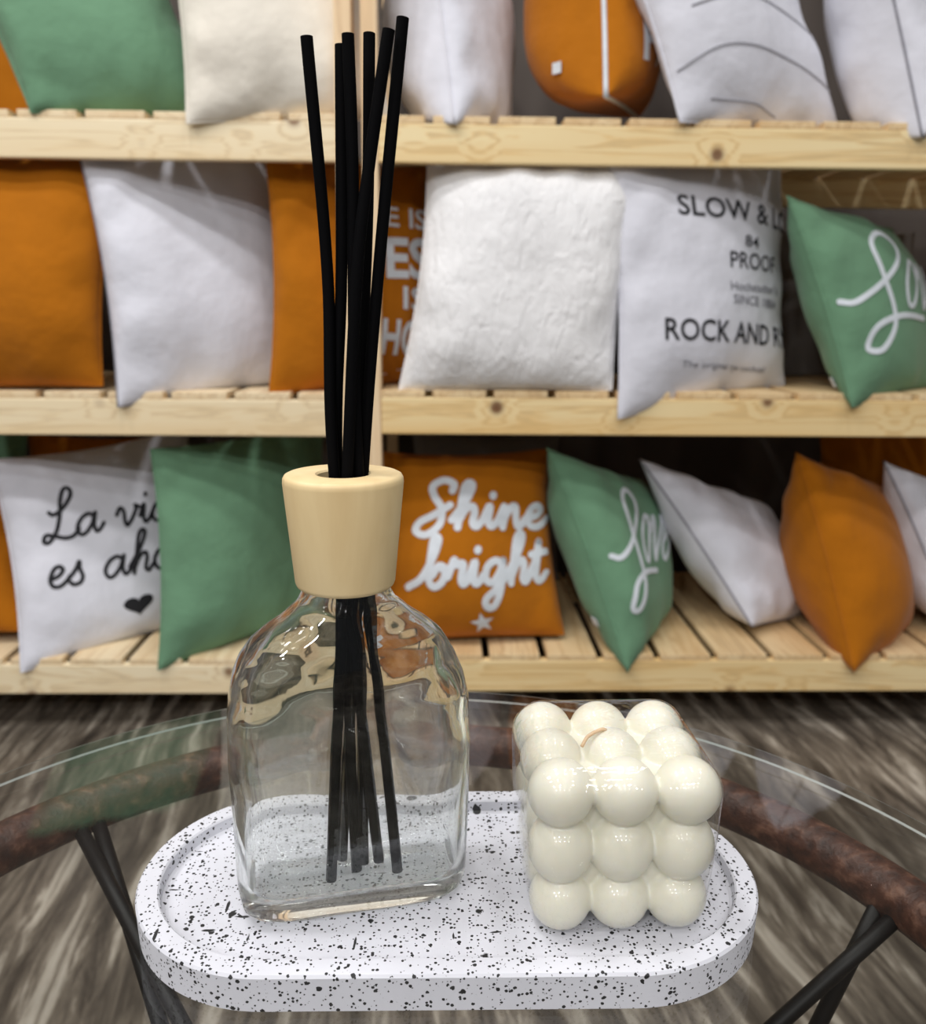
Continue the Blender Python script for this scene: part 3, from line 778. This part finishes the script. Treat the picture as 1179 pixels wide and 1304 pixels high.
# ------------------------------------------------------------------ diffuser bottle
BX, BY, BROT = -0.0305, 0.264, radians(12)
BASE = ZW + 0.0002
diff = empty('reed_diffuser', (BX, BY, BASE))
tag(diff, 'clear glass diffuser bottle with pale wooden collar on the speckled tray', 'bottle')
def section(hw, hd, p, z, n=112, dent=0.0, wob=0.0):
    pts = []
    for j in range(n):
        a = 2 * pi * j / n; c, s = cos(a), sin(a)
        x = hw * abs(c) ** (2 / p) * (1 if c >= 0 else -1); y = hd * abs(s) ** (2 / p) * (1 if s >= 0 else -1)
        y *= 1 - dent * (1 - min(1, (x / hw) ** 2)) ** 1.0
        if wob:
            q = wob * (sin(150 * x + 90 * z + 1 + 1.3 * sin(110 * z)) * sin(210 * z + 60 * y + 1.5 * sin(90 * x)) + 0.5 * sin(260 * x - 150 * z + 2.0) * sin(230 * z + 30 * x) + 0.5 * sin(95 * z + 120 * x))
            k = 1 + q / max(0.004, sqrt(x * x + y * y)); x *= k; y *= k
        pts.append(Vector((BX + x * cos(BROT) - y * sin(BROT), BY + x * sin(BROT) + y * cos(BROT), BASE + z)))
    return pts
outer = [(0.0, .0330, .0155, 3.6), (.0012, .0350, .0175, 3.8), (.004, .0368, .0190, 4.2), (.010, .0378, .0197, 4.5), (.025, .0382, .0200, 4.6), (.054, .0388, .0202, 4.6),
         (.0714, .0383, .0200, 4.2), (.0793, .0368, .0194, 3.8), (.0852, .0345, .0186, 3.4), (.0905, .0310, .0176, 3.0), (.0945, .0267, .0163, 2.7), (.0984, .0212, .0149, 2.4), (.1034, .0156, .0133, 2.15), (.1086, .0130, .0125, 2.0), (.112, .0125, .0124, 2.0), (.130, .0122, .0122, 2.0)]
def lerp_prof(P, m):
    out = []
    for i in range(len(P) - 1):
        for k in range(m):
            t = k / m; out.append(tuple(a * (1 - t) + b * t for a, b in zip(P[i], P[i + 1])))
    out.append(P[-1]); return out
op = lerp_prof(outer, 3)
TH = 0.0026
rings = [section(hw, hd, p, z, dent=0.10 * max(0, min(1, (0.09 - z) / 0.03)), wob=0.00012) for z, hw, hd, p in op]
inner = [(z, hw - TH, hd - TH, p) for z, hw, hd, p in op if z > 0.0085]
i1, i2 = inner[0][1], inner[0][2]
inner = [(0.0072, i1 - 0.012, i2 - 0.010, 2.6), (0.0064, i1 - 0.0075, i2 - 0.0062, 2.9), (0.0066, i1 - 0.0045, i2 - 0.0038, 3.2), (0.0076, i1 - 0.0018, i2 - 0.0015, 3.7)] + inner
rings_in = [section(hw, hd, p, z, dent=0.16 * max(0, min(1, (0.09 - z) / 0.03)), wob=0.0008 * max(0.1, min(1, (z - 0.02) / 0.03)) * (1 if z < 0.104 else 0.3)) for z, hw, hd, p in reversed(inner)]
v, f = rings_mesh(rings + rings_in)
bottle = adopt(link_mesh('glass_bottle', v, f, M['bottle'], smooth=True), diff)
def lathe(prof, cx, cy_, n=96):
    rg = [[Vector((cx + r * cos(2 * pi * j / n), cy_ + r * sin(2 * pi * j / n), z)) for j in range(n)] for r, z in prof]
    verts, faces = rings_mesh(rg, False, False)
    k = len(rg)
    for j in range(n): faces.append(((k - 1) * n + j, (k - 1) * n + (j + 1) % n, (j + 1) % n, j))
    return verts, faces
Z0, Z1 = HC - 0.0835, HC - 0.0478
cp = [(.0127, Z0), (.0146, Z0), (.0153, Z0 + .0006), (.0157, Z0 + .0016), (.0186, Z1 - .0026), (.0185, Z1 - .0013), (.0180, Z1 - .0004), (.0172, Z1), (.0086, Z1), (.0080, Z1 - .0006), (.0080, Z1 - .009), (.0127, Z1 - .010)]
collar = adopt(link_mesh('wooden_collar', *lathe(cp, BX - 0.0002, BY), M['collar'], smooth=True), diff)
collar.data.set_sharp_from_angle(angle=radians(40))

# ------------------------------------------------------------------ reeds
REEDS = [  # image tops / neck / foot worked out as points around the bottle axis: (x, y, z) offsets
    ('black reed leaning furthest left of the bundle', [(-0.0385, .266, HC + .0752), (-0.0343, .266, HC + .012), (-0.0330, .262, HC - .052), (-0.0215, .262, HC - .1800)]),
    ('shortest black reed standing upright left of centre', [(-0.0292, .268, HC + .0738), (-0.0303, .267, HC + .012), (-0.0328, .2655, HC - .052), (-0.0290, .2620, HC - .1835)]),
    ('thick black reed just right of the shortest one', [(-0.0268, .264, HC + .0755), (-0.0262, .2645, HC + .04), (-0.0258, .2635, HC - .052), (-0.0150, .2575, HC - .1810)]),
    ('black reed half hidden behind the crossing ones', [(-0.0218, .2755, HC + .0790), (-0.0228, .273, HC + .03), (-0.0262, .2675, HC - .052), (-0.0270, .266, HC - .1835)]),
    ('black reed bending down and left across its neighbour', [(-0.0154, .262, HC + .0762), (-0.0216, .2625, HC + .0395), (-0.0253, .2615, HC + .010), (-0.0293, .2600, HC - .052), (-0.0368, .2560, HC - .1835)]),
    ('tallest black reed leaning right', [(-0.0117, .266, HC + .0804), (-0.0193, .266, HC + .012), (-0.0252, .2675, HC - .052), (-0.0345, .268, HC - .1835)]),
]
for label, pts in REEDS:
    base = Vector(pts[-1])
    path = catmull([tuple(Vector(p) - base) for p in pts], 10)
    v, f = tube(path, 0.00175, 14)
    o = link_mesh('diffuser_reed', v, f, M['reed'], smooth=True)
    o.data.set_sharp_from_angle(angle=radians(50))
    o.location = base
    tag(o, label, 'reed', 'diffuser reeds in the bottle')

# ------------------------------------------------------------------ bubble candle
CX, CYY, CTH = 0.0563, 0.2638, 0.031
candle = empty('bubble_candle', (CX, CYY, ZW))
tag(candle, 'cream cube candle of 27 round bubbles in clear wrap on the tray', 'candle')
bmw = bmesh.new(); hull = bmesh.new()
ct, st_ = cos(CTH), sin(CTH)
for k, (zc, sc) in enumerate(((ZW + 0.0100, 0.935), (ZW + 0.0287, 0.968), (ZW + 0.0478, 1.0))):
    for i in (-1, 0, 1):
        for j in (-1, 0, 1):
            x, y = i * 0.02 * sc, j * 0.02 * sc
            P = Vector((CX + x * ct - y * st_, CYY + x * st_ + y * ct, zc))
            bmesh.ops.create_uvsphere(bmw, u_segments=40, v_segments=26, radius=0.0104 * (0.965 if k == 0 else 1.0), matrix=Matrix.Translation(P) @ Matrix.Diagonal((1, 1, 1.0 if k == 2 else (1.0 if k == 0 else 1.1), 1)))
            bmesh.ops.create_uvsphere(hull, u_segments=20, v_segments=12, radius=0.0109 if k else 0.01015, matrix=Matrix.Translation(P + Vector((0, 0, 0.0001 if k == 0 else 0))))
core = bmesh.ops.create_cube(bmw, size=1.0)
for vv in core['verts']: vv.co = Vector((CX + vv.co.x * 0.040, CYY + vv.co.y * 0.040, ZW + 0.0285 + vv.co.z * 0.042))
wax = adopt(bm_obj('wax_body', bmw, M['wax']), candle)
rm = wax.modifiers.new('fuse', 'REMESH'); rm.mode = 'VOXEL'; rm.voxel_size = 0.00055; rm.use_smooth_shade = True
sm = wax.modifiers.new('soften', 'SMOOTH'); sm.iterations = 4; sm.factor = 0.5
for vv in list(hull.verts): vv.co.z = max(vv.co.z, ZW + 0.0004)
hr = bmesh.ops.convex_hull(hull, input=list(hull.verts))
keep = set(g for g in hr['geom'] if isinstance(g, bmesh.types.BMFace))
bmesh.ops.delete(hull, geom=[fc for fc in hull.faces if fc not in keep], context='FACES')
bmesh.ops.delete(hull, geom=[vv for vv in hull.verts if not vv.link_faces], context='VERTS')
wrap = adopt(bm_obj('plastic_wrap', hull, M['wrap'], smooth=True), candle); wrap['label'] = 'clear plastic wrap'
wz = ZW + 0.0583
v, f = tube(catmull([(CX - .001, CYY + .001, wz - .002), (CX - .003, CYY, wz + .0002), (CX - .008, CYY - .002, wz - .0012), (CX - .0105, CYY - .004, wz - .004)], 6), 0.0006, 8)
wk = adopt(link_mesh('wick', v, f, M['wick'], smooth=True), candle); wk['label'] = 'short tan wick folded flat under the wrap'
